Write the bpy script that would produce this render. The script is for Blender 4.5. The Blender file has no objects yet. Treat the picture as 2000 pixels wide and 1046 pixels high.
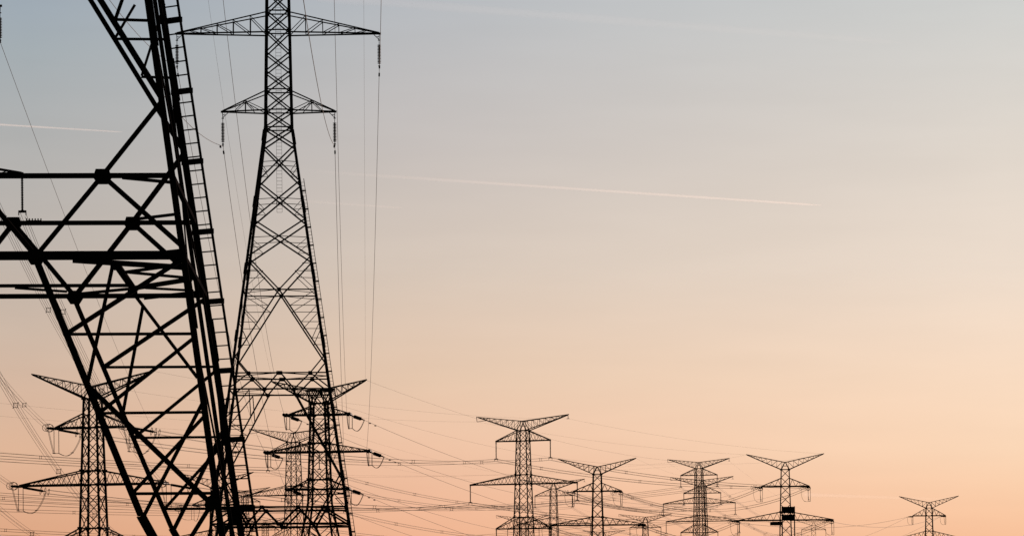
import bpy, math, random
from mathutils import Vector, Matrix
R = math.radians
random.seed(4)

# ------------------------------------------------------------------ camera, sky, sun, exposure
scene = bpy.context.scene
C = scene.collection
F = 6500.0            # focal length in photograph pixels (2000 px wide)
YH = 1190.0           # row of the horizon, just below the frame
ROLL = 0.0078         # the camera was held a touch askew
CAMZ = 1.7
cam_data = bpy.data.cameras.new("camera")
cam = bpy.data.objects.new("camera", cam_data)
C.objects.link(cam)
cam_data.sensor_width = 36.0
cam_data.lens = 36.0 * F / 2000.0
cam_data.shift_y = (YH - 523.0) / 2000.0
cam_data.clip_start = 0.5
cam_data.clip_end = 60000.0
cam.location = (0, 0, CAMZ)
cam.rotation_mode = 'QUATERNION'
cam.rotation_quaternion = (Matrix.Rotation(math.pi / 2, 3, 'X') @ Matrix.Rotation(-ROLL, 3, 'Z')).to_quaternion()
scene.camera = cam
vs = scene.view_settings
vs.view_transform = 'Standard'
vs.look = 'None'
vs.exposure = 0.0
vs.gamma = 1.0

SUN_EL, SUN_AZ = R(1.6), R(24.0)       # sun low, ahead and to the right (azimuth from +Y towards +X)


def srgb(r, g, b):
    f = lambda c: (c / 255 / 12.92) if c <= 10.3 else ((c / 255 + 0.055) / 1.055) ** 2.4
    return (f(r), f(g), f(b), 1.0)


world = bpy.data.worlds.new("World")
scene.world = world
world.use_nodes = True
nt = world.node_tree
nt.nodes.clear()
N = nt.nodes.new
L_ = nt.links.new


def math_node(tree, op, a, b=None, clamp=False):
    n = tree.nodes.new('ShaderNodeMath')
    n.operation = op
    n.use_clamp = clamp
    for i, v in enumerate((a, b)):
        if v is None:
            continue
        if isinstance(v, (int, float)):
            n.inputs[i].default_value = v
        else:
            tree.links.new(v, n.inputs[i])
    return n.outputs[0]


out = N('ShaderNodeOutputWorld')
bg = N('ShaderNodeBackground')
sky = N('ShaderNodeTexSky')
sky.sky_type = 'NISHITA'
sky.sun_disc = False
sky.sun_elevation = SUN_EL
sky.sun_rotation = SUN_AZ
sky.air_density = 1.2
sky.dust_density = 2.0
tc = N('ShaderNodeTexCoord')
sep = N('ShaderNodeSeparateXYZ')
L_(tc.outputs['Generated'], sep.inputs[0])
hyp = math_node(nt, 'SQRT', math_node(nt, 'ADD', math_node(nt, 'MULTIPLY', sep.outputs[0], sep.outputs[0]),
                                      math_node(nt, 'MULTIPLY', sep.outputs[1], sep.outputs[1])))
elev = math_node(nt, 'DIVIDE', sep.outputs[2], hyp)
azim = math_node(nt, 'ARCTAN2', sep.outputs[0], sep.outputs[1])
efac = math_node(nt, 'DIVIDE', elev, 0.25, clamp=True)
# dusk colours of the western sky by height, for three bearings
COLS = {
    68: [(1046, (223, 168, 133)), (884, (224, 182, 152)), (644, (205, 184, 167)), (470, (190, 181, 173)), (294, (178, 177, 175)),
         (94, (164, 173, 178)), (20, (160, 171, 180)), (-300, (138, 155, 172))],
    820: [(1046, (239, 181, 146)), (960, (239, 188, 156)), (844, (238, 197, 168)), (744, (230, 199, 173)), (520, (215, 199, 185)),
          (284, (198, 191, 187)), (20, (184, 187, 191)), (-300, (160, 172, 184))],
    1970: [(1046, (249, 195, 156)), (960, (251, 206, 170)), (874, (252, 216, 184)), (710, (248, 220, 195)), (520, (237, 220, 204)),
           (274, (223, 214, 204)), (20, (209, 209, 206)), (-300, (188, 194, 198))],
}
ramps = {}
for px, rows in COLS.items():
    rp = N('ShaderNodeValToRGB')
    el = rp.color_ramp.elements
    pts = []
    for y, c in rows:
        rr = (px - 1000) * -ROLL
        e = (YH - y + rr) / math.sqrt(F * F + (px - 1000) ** 2)
        pts.append((max(0.0, min(1.0, e / 0.25)), srgb(*c)))
    pts.sort(key=lambda p: p[0])
    el[0].position, el[0].color = pts[0]
    el[1].position, el[1].color = pts[-1]
    for p, c in pts[1:-1]:
        q = el.new(p)
        q.color = c
    L_(efac, rp.inputs[0])
    ramps[px] = rp.outputs[0]


def mix_rgb(fac, a, b):
    m = N('ShaderNodeMixRGB')
    for i, v in enumerate((fac, a, b)):
        if isinstance(v, (int, float)):
            m.inputs[i].default_value = v
        else:
            L_(v, m.inputs[i])
    return m.outputs[0]


def rng(v, a, b, smooth=False):
    m = N('ShaderNodeMapRange')
    m.clamp = True
    if smooth:
        m.interpolation_type = 'SMOOTHSTEP'
    m.inputs[1].default_value = a
    m.inputs[2].default_value = b
    L_(v, m.inputs[0])
    return m.outputs[0]


a0, a1, a2 = [math.atan((p - 1000) / F) for p in (68, 820, 1970)]
c01 = mix_rgb(rng(azim, a0, a1), ramps[68], ramps[820])
c12 = mix_rgb(rng(azim, a1, a2), c01, ramps[1970])
# faint uneven veils of high haze
nz = N('ShaderNodeTexNoise')
mp = N('ShaderNodeMapping')
mp.inputs['Scale'].default_value = (6, 6, 42)
L_(tc.outputs['Generated'], mp.inputs[0])
L_(mp.outputs[0], nz.inputs['Vector'])
nz.inputs['Scale'].default_value = 3.0
nz.inputs['Detail'].default_value = 5.0
veil = N('ShaderNodeMapRange')
veil.inputs[1].default_value, veil.inputs[2].default_value = 0.3, 0.7
veil.inputs[3].default_value, veil.inputs[4].default_value = 0.985, 1.015
L_(nz.outputs[0], veil.inputs[0])
vm = N('ShaderNodeMixRGB')
vm.blend_type = 'MULTIPLY'
vm.inputs[0].default_value = 1.0
L_(c12, vm.inputs[1])
L_(veil.outputs[0], vm.inputs[2])
dusk = vm.outputs[0]
# the rest of the dome is the physical sky, dim away from the sunset
nish = N('ShaderNodeMixRGB')
nish.blend_type = 'MULTIPLY'
nish.inputs[0].default_value = 1.0
L_(sky.outputs[0], nish.inputs[1])
nish.inputs[2].default_value = (0.05, 0.05, 0.05, 1)
absaz = math_node(nt, 'ABSOLUTE', azim)
away = math_node(nt, 'MAXIMUM', rng(absaz, 0.3, 1.3, True), rng(elev, 0.25, 0.9, True))
L_(mix_rgb(away, dusk, nish.outputs[0]), bg.inputs[0])
bg.inputs[1].default_value = 1.0
L_(bg.outputs[0], out.inputs[0])

sun_d = bpy.data.lights.new("sun", 'SUN')
sun_d.energy = 4.6
sun_d.angle = R(0.5)
sun_d.color = (1.0, 0.74, 0.62)
sun = bpy.data.objects.new("sun", sun_d)
C.objects.link(sun)
sdir = Vector((math.sin(SUN_AZ) * math.cos(SUN_EL), math.cos(SUN_AZ) * math.cos(SUN_EL), math.sin(SUN_EL)))
sun.rotation_mode = 'QUATERNION'
sun.rotation_quaternion = sdir.to_track_quat('Z', 'Y')
sun.location = (60, 40, 90)


# ------------------------------------------------------------------ helpers
def mat_noise(name, c1, c2, rough=0.7, scale=3.0, metallic=0.0, spec=0.2):
    m = bpy.data.materials.new(name)
    m.use_nodes = True
    t = m.node_tree
    b = t.nodes['Principled BSDF']
    n = t.nodes.new('ShaderNodeTexNoise')
    n.inputs['Scale'].default_value = scale
    n.inputs['Detail'].default_value = 6
    g = t.nodes.new('ShaderNodeTexCoord')
    t.links.new(g.outputs['Object'], n.inputs['Vector'])
    r = t.nodes.new('ShaderNodeValToRGB')
    r.color_ramp.elements[0].position = 0.35
    r.color_ramp.elements[1].position = 0.7
    r.color_ramp.elements[0].color = (*c1, 1)
    r.color_ramp.elements[1].color = (*c2, 1)
    t.links.new(n.outputs[0], r.inputs[0])
    t.links.new(r.outputs[0], b.inputs['Base Color'])
    b.inputs['Roughness'].default_value = rough
    b.inputs['Metallic'].default_value = metallic
    b.inputs['Specular IOR Level'].default_value = spec
    return m


STEEL = mat_noise('dark_painted_steel', (0.010, 0.010, 0.012), (0.022, 0.019, 0.018), 0.9, 2.0, 0.0, 0.0)
FAR_STEEL = mat_noise('weathered_steel', (0.014, 0.012, 0.012), (0.026, 0.020, 0.018), 0.9, 0.7, 0.0, 0.0)
CERAMIC = mat_noise('brown_glazed_ceramic', (0.018, 0.010, 0.008), (0.03, 0.016, 0.012), 0.6, 8.0, 0.0, 0.05)
CABLE = mat_noise('oxidised_conductor', (0.030, 0.022, 0.020), (0.05, 0.036, 0.03), 0.8, 1.0, 0.0, 0.05)
SHEET = mat_noise('dark_sheet_steel', (0.012, 0.012, 0.014), (0.02, 0.02, 0.022), 0.8, 1.5, 0.0, 0.02)


class MB:
    """collects bars, plates, tubes and lathes and builds them as one mesh"""

    def __init__(self):
        self.v, self.f, self.smooth = [], [], False

    def frame(self, d):
        d = d.normalized()
        up = Vector((0, 0, 1)) if abs(d.z) < 0.95 else Vector((0, 1, 0))
        a = d.cross(up).normalized()
        return a, a.cross(d).normalized()

    def bar(self, p, q, w, h=None):
        p, q = Vector(p), Vector(q)
        if (q - p).length < 1e-4:
            return
        h = w if h is None else h
        a, b = self.frame(q - p)
        a, b = a * w / 2, b * h / 2
        i = len(self.v)
        for c in (p, q):
            self.v += [c - a - b, c + a - b, c + a + b, c - a + b]
        self.f += [(i, i + 3, i + 2, i + 1), (i + 4, i + 5, i + 6, i + 7)]
        for k in range(4):
            j = (k + 1) % 4
            self.f.append((i + k, i + j, i + 4 + j, i + 4 + k))

    def angle(self, p, q, w, t=None):
        """an L-shaped steel angle"""
        p, q = Vector(p), Vector(q)
        if (q - p).length < 1e-4:
            return
        t = w * 0.16 if t is None else t
        a, b = self.frame(q - p)
        prof = [(-.5, -.5), (.5, -.5), (.5, -.5 + t / w), (-.5 + t / w, -.5 + t / w), (-.5 + t / w, .5), (-.5, .5)]
        i = len(self.v)
        for c in (p, q):
            for x, y in prof:
                self.v.append(c + a * x * w + b * y * w)
        n = 6
        self.f += [tuple(i + k for k in reversed(range(n))), tuple(i + n + k for k in range(n))]
        for k in range(n):
            j = (k + 1) % n
            self.f.append((i + k, i + j, i + n + j, i + n + k))

    def tube(self, pts, r, n=5, closed=False):
        pts = [Vector(p) for p in pts]
        i = len(self.v)
        m = len(pts)
        for k, p in enumerate(pts):
            if closed:
                d = pts[(k + 1) % m] - pts[k - 1]
            else:
                d = pts[min(k + 1, m - 1)] - pts[max(k - 1, 0)]
            a, b = self.frame(d)
            rr = r[k] if isinstance(r, (list, tuple)) else r
            for s in range(n):
                t = 2 * math.pi * s / n
                self.v.append(p + a * math.cos(t) * rr + b * math.sin(t) * rr)
        for k in range(m if closed else m - 1):
            k2 = (k + 1) % m
            for s in range(n):
                s2 = (s + 1) % n
                self.f.append((i + k * n + s, i + k * n + s2, i + k2 * n + s2, i + k2 * n + s))
        if not closed:
            self.f += [tuple(i + s for s in reversed(range(n))), tuple(i + (m - 1) * n + s for s in range(n))]

    def plate(self, pts, nrm, t):
        """a flat polygon given thickness t along nrm"""
        nrm = Vector(nrm).normalized() * t / 2
        i, n = len(self.v), len(pts)
        self.v += [Vector(p) - nrm for p in pts] + [Vector(p) + nrm for p in pts]
        self.f += [tuple(i + k for k in reversed(range(n))), tuple(i + n + k for k in range(n))]
        for k in range(n):
            j = (k + 1) % n
            self.f.append((i + k, i + j, i + n + j, i + n + k))

    def build(self, name, m, parent=None):
        me = bpy.data.meshes.new(name)
        me.from_pydata([tuple(v) for v in self.v], [], self.f)
        me.materials.append(m)
        o = bpy.data.objects.new(name, me)
        C.objects.link(o)
        if parent is not None:
            o.parent = parent
        return o


def tag(o, label=None, cat=None, group=None, kind=None):
    for k, v in (('label', label), ('category', cat), ('group', group), ('kind', kind)):
        if v:
            o[k] = v
    return o


def empty(name, loc, rz=0.0):
    o = bpy.data.objects.new(name, None)
    C.objects.link(o)
    o.location = loc
    o.rotation_euler = (0, 0, rz)
    o.empty_display_size = 0.5
    return o


KIDS = {}


def copy_tree(o, parent=None):
    c = o.copy()
    C.objects.link(c)
    c.parent = parent
    for ch in list(o.children):
        copy_tree(ch, c)
    return c


def ray(px, py):
    """direction (with y = 1) through a photograph pixel"""
    u, v = px - 1000.0, YH - py
    cs, sn = math.cos(ROLL), math.sin(ROLL)
    return Vector(((u * cs + v * sn) / F, 1.0, (-u * sn + v * cs) / F))


def at(px, py, D):
    return Vector((0, 0, CAMZ)) + ray(px, py) * D


def project(p):
    x, z = p[0] / p[1] * F, (p[2] - CAMZ) / p[1] * F
    cs, sn = math.cos(ROLL), math.sin(ROLL)
    u, v = x * cs - z * sn, x * sn + z * cs
    return (1000 + u, YH - v)


# ------------------------------------------------------------------ ground (below the frame)
g = MB()
g.v = [Vector(p) for p in ((-30000, -3000, 0), (30000, -3000, 0), (30000, 40000, 0), (-30000, 40000, 0))]
g.f = [(0, 1, 2, 3)]
GROUND = mat_noise('dry_field', (0.035, 0.032, 0.018), (0.07, 0.055, 0.03), 0.95, 0.05)
tag(g.build('ground', GROUND), kind='structure')

# ------------------------------------------------------------------ the two narrow-waisted pylons
SL = 0.1367


class Frame:
    """local frame of a pylon: origin on the ground under its axis, local -y faces the camera"""

    def __init__(self, X, D, rz, waist_z, waist_hw=1.1):
        self.o = Vector((X, D, 0))
        self.rz = rz
        self.R = Matrix.Rotation(rz, 3, 'Z')
        self.wz, self.ww = waist_z, waist_hw

    def hw(self, z):
        return self.ww + (self.wz - z) * SL if z <= self.wz else self.ww - (z - self.wz) * 0.017

    def w(self, p):
        return self.R @ Vector(p) + self.o

    def cam(self, px, py):
        return self.R.transposed() @ (Vector((0, 0, CAMZ)) - self.o), self.R.transposed() @ ray(px, py)

    def front(self, px, py):
        """photo pixel -> (u, z) on the sloping front face"""
        o, d = self.cam(px, py)
        # y + ww + (wz - z) * SL = 0
        t = -(o.y + self.ww + (self.wz - o.z) * SL) / (d.y - d.z * SL)
        p = o + d * t
        return p.x, p.z

    def rear(self, px, py):
        o, d = self.cam(px, py)
        t = -(o.y - self.ww - (self.wz - o.z) * SL) / (d.y + d.z * SL)
        p = o + d * t
        return p.x, p.z

    def level(self, px, py, z):
        o, d = self.cam(px, py)
        return o + d * ((z - o.z) / d.z)

    def face(self, u, z, k):
        """(u, z) on face k (0 front, 1 right, 2 rear, 3 left)"""
        h = self.hw(z)
        return [Vector((u, -h, z)), Vector((h, u, z)), Vector((u, h, z)), Vector((-h, u, z))][k]


FR2 = Frame(-19.15, 277.8, R(2.3), 42.0)
FR1 = Frame(-10.64, 68.6, R(2.3), 30.9)
DZ = 11.1


def P2(px, py):
    return FR2.front(px, py)


def z2(py):
    return P2(546 + .0078 * (py - 520), py)[1]


def on_leg(z, fr):
    return (fr.hw(z), z)


def upper_members():
    """lattice of one face from the big diamond upwards, as (u1, z1, u2, z2, width), right half unless marked"""
    fr = FR2
    m = []
    # narrow shaft above the waist
    ys = [247.5, 214, 175, 140, 104, 62, 25, -14, -52, -90, -126, -160]
    zs = [z2(y) for y in ys]
    for a, b in zip(zs, zs[1:]):
        m.append((fr.hw(a), a, -fr.hw(b), b, .105))
    for y in (247.5, 214, 175, 62, 25, -90, -126, -160):
        z = z2(y)
        m.append((0, z, fr.hw(z), z, .10))
    # widening body below the waist: crossed panels
    ys = [247.5, 283, 353, 427, 500]
    zs = [z2(y) for y in ys]
    for i, (a, b) in enumerate(zip(zs, zs[1:])):
        ha, hb = fr.hw(a), fr.hw(b)
        m.append((ha, a, -hb, b, .12))
        if i:
            t = ha / (ha + hb)
            zc = a + (b - a) * t
            zl = zc - .12
            m.append((0, zc, fr.hw(zl), zl, .05))
            # redundant strut from the leg down to the diagonal
            q = .55
            m.append((fr.hw(zl), zl, hb * q, zc + (b - zc) * q, .045))
            m.append((fr.hw((zl + b) / 2), (zl + b) / 2, hb * q, zc + (b - zc) * q, .04))
    # inverted V to the middle node, its chord and redundants
    c = z2(564.6)
    z500 = z2(500)
    m.append((fr.hw(z500), z500, 0, c, .11))
    m.append((0, c, *on_leg(c, fr), .10))
    m.append((0, c, *on_leg(z2(571.5), fr), .05))
    for (x1, y1, x2, y2) in ((576, 528, 608, 529), (576, 528, 611, 560), (590, 513, 606, 513)):
        m.append((*P2(x1, y1), *P2(x2, y2), .05))
    for (x1, y1, x2, y2) in ((567, 595.5, 618, 595.5), (567, 595.5, 613, 567), (589, 627.6, 622.6, 627.6), (589, 627.6, 618, 596.4),
                             (610, 659, 627.5, 659), (610, 659, 622.6, 631)):
        m.append((*P2(x1, y1), *P2(x2, y2), .05))
    return m


def side_members(fr, zlo, zhi, near):
    """side face: a middle post and steep struts to the legs"""
    if not near:
        m, z, s = [], zlo, 1
        while z + 4 < zhi:
            m.append((s * fr.hw(z), z, -s * fr.hw(z + 4), z + 4, .05))
            s, z = -s, z + 4
        return m
    m = [(0, zlo, 0, zhi, .085)]
    z, s = zlo, 1
    while z + 3.4 < zhi:
        b = z + 3.4
        m.append((s * fr.hw(z), z, 0, b, .035)) if s > 0 else m.append((0, z, fr.hw(b), b, .035))
        s = -s
        z = b
    return m


# lower part of the tall pylon (front-face pixels, right half)
LOW2 = {
    'beam': [],
    'lattice': [],
}
cx = 546.0
a2x = lambda y: 542.2 + .0078 * y
LOW2['lattice'] += [(0, z2(564.6), *P2(632, 695), .11), (*P2(632, 695), *P2(a2x(727) + 58, 727), .10)]
for y1, y2, tops, bots, wch in ((727, 758.3, (0, 58), (26.5,), .11), (988.5, 1021.5, (32, 81), (0, 62), .15)):
    t = [P2(a2x(y1) + d, y1) for d in tops]
    b = [P2(a2x(y2) + d, y2) for d in bots]
    zt, zb = t[0][1], b[0][1]
    LOW2['beam'] += [(0, zt, *on_leg(zt, FR2), wch), (0, zb, *on_leg(zb, FR2), wch * 1.15)]
    if len(b) == 1:
        seq = [t[0], b[0], t[1]]
    else:
        seq = [b[0], t[0], b[1], t[1]]
    for p, q in zip(seq, seq[1:]):
        LOW2['beam'].append((*p, *q, wch))
    LOW2['beam'].append((*t[-1], *on_leg(zb + .1, FR2), wch))
    LOW2['nodes'] = LOW2.get('nodes', []) + t + b
for (x1, y1, x2, y2, w) in ((572, 758, 664.3, 925, .11), (605, 760, 602, 812, .08), (605, 760, 649, 812, .08), (604, 817, 651, 817, .05),
                            (617, 837, 653, 836, .05), (651, 817, 617, 838, .05), (634, 869, 657, 868, .05), (653, 837, 634, 870, .05),
                            (646, 893, 660, 892, .04), (657, 868, 646, 893, .04),
                            (664.3, 925, 630.7, 988, .10), (651, 964, 670, 961, .06), (652, 963, 672, 984, .06),
                            (612, 1022, 668, 1135, .13), (668, 1135, 708, 1215, .13), (668, 1135, 694, 1108, .06),
                            (640, 1078, 689, 1076, .06)):
    LOW2['lattice'].append((*P2(x1, y1), *P2(x2, y2), w))

# lower part of the near pylon, measured on its front face
P1 = FR1.front
LOW1 = {'beam': [], 'lattice': []}
ax1 = -46.0
# place the pylon's axis in the front plane
u_ax = 0.0
zt1 = P1(200, 343)[1]
zb1 = P1(70, 499)[1]
n_top, n_bot = P1(200, 343), P1(70, 500)
LOW1['beam'] += [(0, zt1, *on_leg(zt1, FR1), .095), (0, zb1, *on_leg(zb1, FR1), .16),
                 (*n_top, *n_bot, .095), (*n_bot, 0, zt1, .095), (*n_top, *P1(357, 482), .095)]
for (x1, y1, x2, y2, w) in (
        (314, 200, 200, 343, .095), (222, 503, 354, 489, .08),
        (130, 651, 358, 504, .095), (130, 652, 384, 651, .06), (196, 804, 379, 659, .075), (196, 806, 402, 804, .055),
        (261, 960, 398, 813, .07), (262, 963, 424, 962, .06),
        (395, 786, 279, 1009, .075), (418, 975, 371, 1050, .085),
        (371, 1050, 330, 1110, .085), (330, 1110, 446, 1112, .06), (330, 1110, 455, 1210, .08),
        (220, 520, 171, 750, .075),
        (70, 505, 171, 752, .105), (171, 752, 275, 1005, .105), (275, 1005, 300, 1050, .15), (300, 1050, 470, 1330, .15)):
    LOW1['lattice'].append((*P1(x1, y1), *P1(x2, y2), w))
LOW1['front'] = [(*P1(171, 752), *P1(416, 986), .095)]
LOW1['rear'] = [(*FR1.rear(266, 579), *FR1.rear(386, 737), .075)]
LOW1['nodes'] = [n_top, n_bot, (0, zt1)]


def big_pylon(fr, label, low, dz, near):
    root = empty('transmission_tower', fr.o, fr.rz)
    tag(root, label, 'pylon')
    top = z2(-160) - dz
    up = [(a, b - dz, c, d - dz, w) for a, b, c, d, w in upper_members()]
    if near:     # the short diamond foot meets the leg where the photograph shows it
        zc = z2(564.6) - dz
        up = [m for m in up if not (m[4] == .05 and max(m[1], m[3]) < zc - .05)]
        pa, pb = P1(316, 192), P1(196, 0)
        t = pa[0] / (pa[0] - pb[0])
        up.append((0, pa[1] + (pb[1] - pa[1]) * t, *pa, .105))
        for x1, y1, x2, y2 in ((226, 38, 292, 40), (226, 36, 278, -112), (171, -40, 284, -39), (171, -42, 215, -110)):
            up.append((*P1(x1, y1), *P1(x2, y2), .06))
    shape = (lambda m, p, q, w: m.angle(p, q, w)) if near else (lambda m, p, q, w: m.bar(p, q, w))
    # legs
    for sx in (-1, 1):
        for sy in (-1, 1):
            m = MB()
            prev = None
            for z in (0, fr.wz, top):
                h = fr.hw(z)
                p = Vector((sx * h, sy * h, z))
                if prev is not None:
                    w = (.13 if near else .21) if z > fr.wz else ((.125 if sy < 0 else .145) if near else .22)
                    m.bar(prev, p, w)
                prev = p
            # splice plates along the leg
            z = 1.6
            while z < fr.wz:
                h, h2 = fr.hw(z), fr.hw(z + .9)
                m.bar((sx * (h + .02), sy * h, z), (sx * (h2 + .02), sy * h2, z + .9), .145 if near else .28)
                z += 5.6
            if near:     # bolt heads
                for k in range(180):
                    z = .4 + k * .11
                    if (k // 6) % 5 == 0:
                        h = fr.hw(z)
                        m.bar((sx * h, sy * (h + .06), z), (sx * h, sy * (h + .09), z), .03)
            lo = m.build('leg', STEEL, root)
            fb = MB()
            fb.bar((sx * fr.hw(0), sy * fr.hw(0), -.4), (sx * fr.hw(0), sy * fr.hw(0), .35), .9)
            fb.build('footing', SHEET, lo)
    # faces
    ztb = [n[1] for n in low['nodes']]
    for k in range(4):
        if k in (0, 2):
            sets = [('shaft_lattice', up), ('base_lattice', low['lattice'] + (low.get('rear', []) if k == 2 else low.get('front', [])))]
        else:
            sets = [('shaft_lattice', [x for x in up if min(x[1], x[3]) > fr.wz - 8.4]), ('side_lattice', side_members(fr, .5, fr.wz - 8, near))]
        ztop = max(n[1] for n in low['nodes'][:2])
        for nm, mem in sets:
            if nm == 'base_lattice':
                for s in (1, -1):
                    br, lg = MB(), MB()
                    for (u1, za, u2, zb, w) in mem:
                        m = br if min(za, zb) >= ztop - .1 else lg
                        shape(m, fr.face(s * u1, za, k), fr.face(s * u2, zb, k), w)
                    if near:
                        u, z = fr.front(412, 982)
                        c = fr.face(s * u, z, k)
                        lg.plate([c + Vector((math.cos(R(t)) * .13, 0, math.sin(R(t)) * .17)) for t in range(20, 380, 60)], (0, 1, 0), .1)
                    br.build('diagonal_brace', STEEL, root)
                    lg.build('leg_lattice', STEEL, root)
                continue
            lat = MB()
            for (u1, za, u2, zb, w) in mem:
                for s in ((1, -1) if near or nm != 'side_lattice' else (1,)):
                    if s == -1 and u1 == 0 and u2 == 0:
                        continue
                    shape(lat, fr.face(s * u1, za, k), fr.face(s * u2, zb, k), w)
            if nm == 'shaft_lattice' and k in (0, 2) and not near:
                c = fr.face(0, z2(564.8), k)
                lat.plate([c + Vector((math.cos(R(t)) * .2, 0, math.sin(R(t)) * .2)) for t in range(0, 360, 60)], (0, 1, 0), .12)
            lat.build(nm, STEEL, root)
        nrm = [(0, -1, 0), (1, 0, 0), (0, 1, 0), (-1, 0, 0)][k]
        if k in (0, 2):
            zmid = 14.0 if not near else -1
            for part in (0, 1):
                beam = MB()
                sel = lambda z: (z > zmid) == (part == 0)
                for (u1, za, u2, zb, w) in low['beam']:
                    if not sel((za + zb) / 2):
                        continue
                    for s in (1, -1):
                        ww = w * .62 if near and k == 2 and w > .12 else w
                        beam.bar(fr.face(s * u1, za, k), fr.face(s * u2, zb, k), ww)
                r = .18 if near else .2
                for (u, z) in low['nodes']:
                    if not sel(z):
                        continue
                    for s in ((1, -1) if abs(u) > 1e-3 else (1,)):
                        c = fr.face(s * u, z, k)
                        pts = [c + Vector((x * r, 0, y * r)) for x, y in ((-.55, -.9), (.55, -.9), (1, -.2), (.7, .7), (-.7, .7), (-1, -.2))]
                        beam.plate(pts, nrm, .12)
                if beam.v:
                    beam.build('truss_beam', STEEL, root)
        else:
            for z in sorted(set(round(n[1], 2) for n in low['nodes'])) + [fr.wz, z2(564.6) - dz]:
                beam = MB()
                beam.bar(fr.face(-fr.hw(z), z, k), fr.face(fr.hw(z), z, k), .09)
                beam.build('crossbar', STEEL, root)
    if near:
        bo = MB()
        p0, p1 = [fr.face(*fr.rear(x, 434), 2) for x in (52, 80)]
        bo.bar(p0, p1, .085)
        for i in range(6):
            c = p0.lerp(p1, i / 5)
            bo.bar(c, c + Vector((0, 0, .085)), .025)
        bo.build('bolt_row', STEEL, root)
    # level bracing inside the body
    pl = MB()
    for z in (sorted(set(round(n[1], 2) for n in low['nodes'])) if not near else []):
        h = fr.hw(z)
        lv = MB()
        for s in (1, -1):
            lv.bar((s * h, 0, z), (0, h, z), .05)
            lv.bar((s * h, 0, z), (0, -h, z), .05)
        lv.build('level_bracing', STEEL, root)
    if near:
        z = zb1
        B = lambda x, y: fr.level(x, y, z)
        for (x1, y1, x2, y2, w) in ((-46, 558, 255, 557, .07), (144, 508, 360, 522, .10), (230, 520, 262, 566, .11), (246, 531, 340, 518, .06),
                                    (246, 531, 364, 542, .055), (258, 563, 372, 545, .09), (285, 562, 377, 567, .05), (150, 574, 250, 564, .06),
                                    (30, 562, 130, 569, .05)):
            pl.bar(B(x1, y1), B(x2, y2), w)
            p, q = B(x1, y1), B(x2, y2)
            p.x, q.x = -p.x, -q.x
            pl.bar(p, q, w)
        pl.build('level_bracing', STEEL, root)
        for (x1, y1, x2, y2, w) in ((240, 347, 345, 357, .06), (263, 428, 345, 418, .06)):
            pl = MB()
            pl.bar(fr.level(x1, y1, zt1), fr.level(x2, y2, zt1), w)
            pl.build('gusset_strut', STEEL, root)
        for (x, y, r) in ((224, 519, .09), (259, 571, .11)):      # plates where the inner struts gather
            c = fr.level(x, y, zb1)
            pl = MB()
            pl.plate([c + Vector((r * 1.1 * math.cos(t), 0, r * math.sin(t))) for t in [R(a) for a in range(30, 390, 60)]], (0, -1, 0), .08)
            pl.build('gusset_plate', STEEL, root)
    # cross arms
    tips = {}
    for arm, (yb, yt, half, stations) in {'upper': (-90, -126, 4.7, (.45,)), 'middle': (66, 28, 8.44, (.18, .37, .55, .73)),
                                           'lower': (215, 178, 4.68, (.47,))}.items():
        zb, zt = z2(yb) - dz, z2(yt) - dz
        for s in (-1, 1):
            m = MB()
            hb, ht = fr.hw(zb), fr.hw(zt)
            tip = Vector((s * half, 0, zb))
            for sy in (-1, 1):
                pb, pt = Vector((s * hb, sy * hb, zb)), Vector((s * ht, sy * ht, zt))
                tb = tip + Vector((0, sy * .12, 0))
                m.bar(pb, tb, .11)
                m.bar(pt, tb + Vector((0, 0, .06)), .09)
                lastb = pb
                for i, f in enumerate(stations):
                    qb, qt = pb.lerp(tb, f), pt.lerp(tb, f)
                    m.bar(qb, qt, .06)
                    m.bar(lastb, qt, .06)
                    lastb = qb
                if len(stations) == 1:
                    m.bar(pb.lerp(tb, .72), pt.lerp(tb, stations[0]), .05)
                    m.bar(pb.lerp(tb, .25), pt.lerp(tb, stations[0]), .05)
                else:
                    m.bar(lastb, pt.lerp(tb, .85), .05)
            for f in (0,) + stations:
                m.bar(Vector((s * hb, -hb, zb)).lerp(tip, f), Vector((s * hb, hb, zb)).lerp(tip, f), .05)
            m.bar(tip - Vector((s * .5, 0, 0)), tip + Vector((s * .14, 0, 0)), .16)
            # hanging bracket under the tip
            m.bar(tip + Vector((0, 0, 0)), tip + Vector((-s * .02, 0, -.5)), .06)
            m.bar(tip + Vector((-s * .55, 0, 0)), tip + Vector((-s * .02, 0, -.5)), .05)
            m.bar(tip + Vector((-s * .3, 0, -.28)), tip + Vector((0, 0, -.25)), .05)
            m.build('cross_arm', STEEL, root)
            tips[(arm, s)] = tip + Vector((-s * .02, 0, -.5))
    pk = MB()
    apex = Vector((0, 0, top + 4.2))
    for sx in (-1, 1):
        for sy in (-1, 1):
            h = fr.hw(top)
            pk.bar((sx * h, sy * h, top), apex + Vector((sx * .1, sy * .1, 0)), .12)
    for f in (.3, .55, .78):
        pts = [Vector((sx * h, sy * h, top)).lerp(apex, f) for sx, sy in ((-1, -1), (1, -1), (1, 1), (-1, 1))]
        for i in range(4):
            pk.bar(pts[i], pts[(i + 1) % 4], .06)
    pk.build('peak', STEEL, root)
    for sd in (-1, 1):
        m = MB()
        tip = Vector((sd * 7.2, 0, apex.z - .6))
        for sy in (-1, 1):
            m.bar((sd * .25, sy * .25, apex.z - 1.6), tip + Vector((0, sy * .08, 0)), .09)
        m.bar(apex, tip, .09)
        for f in (.25, .5, .75):
            m.bar(apex.lerp(tip, f), Vector((sd * .25, 0, apex.z - 1.6)).lerp(tip, f), .05)
        m.build('earthwire_arm', STEEL, root)
        tips[('earth', sd)] = tip
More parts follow.
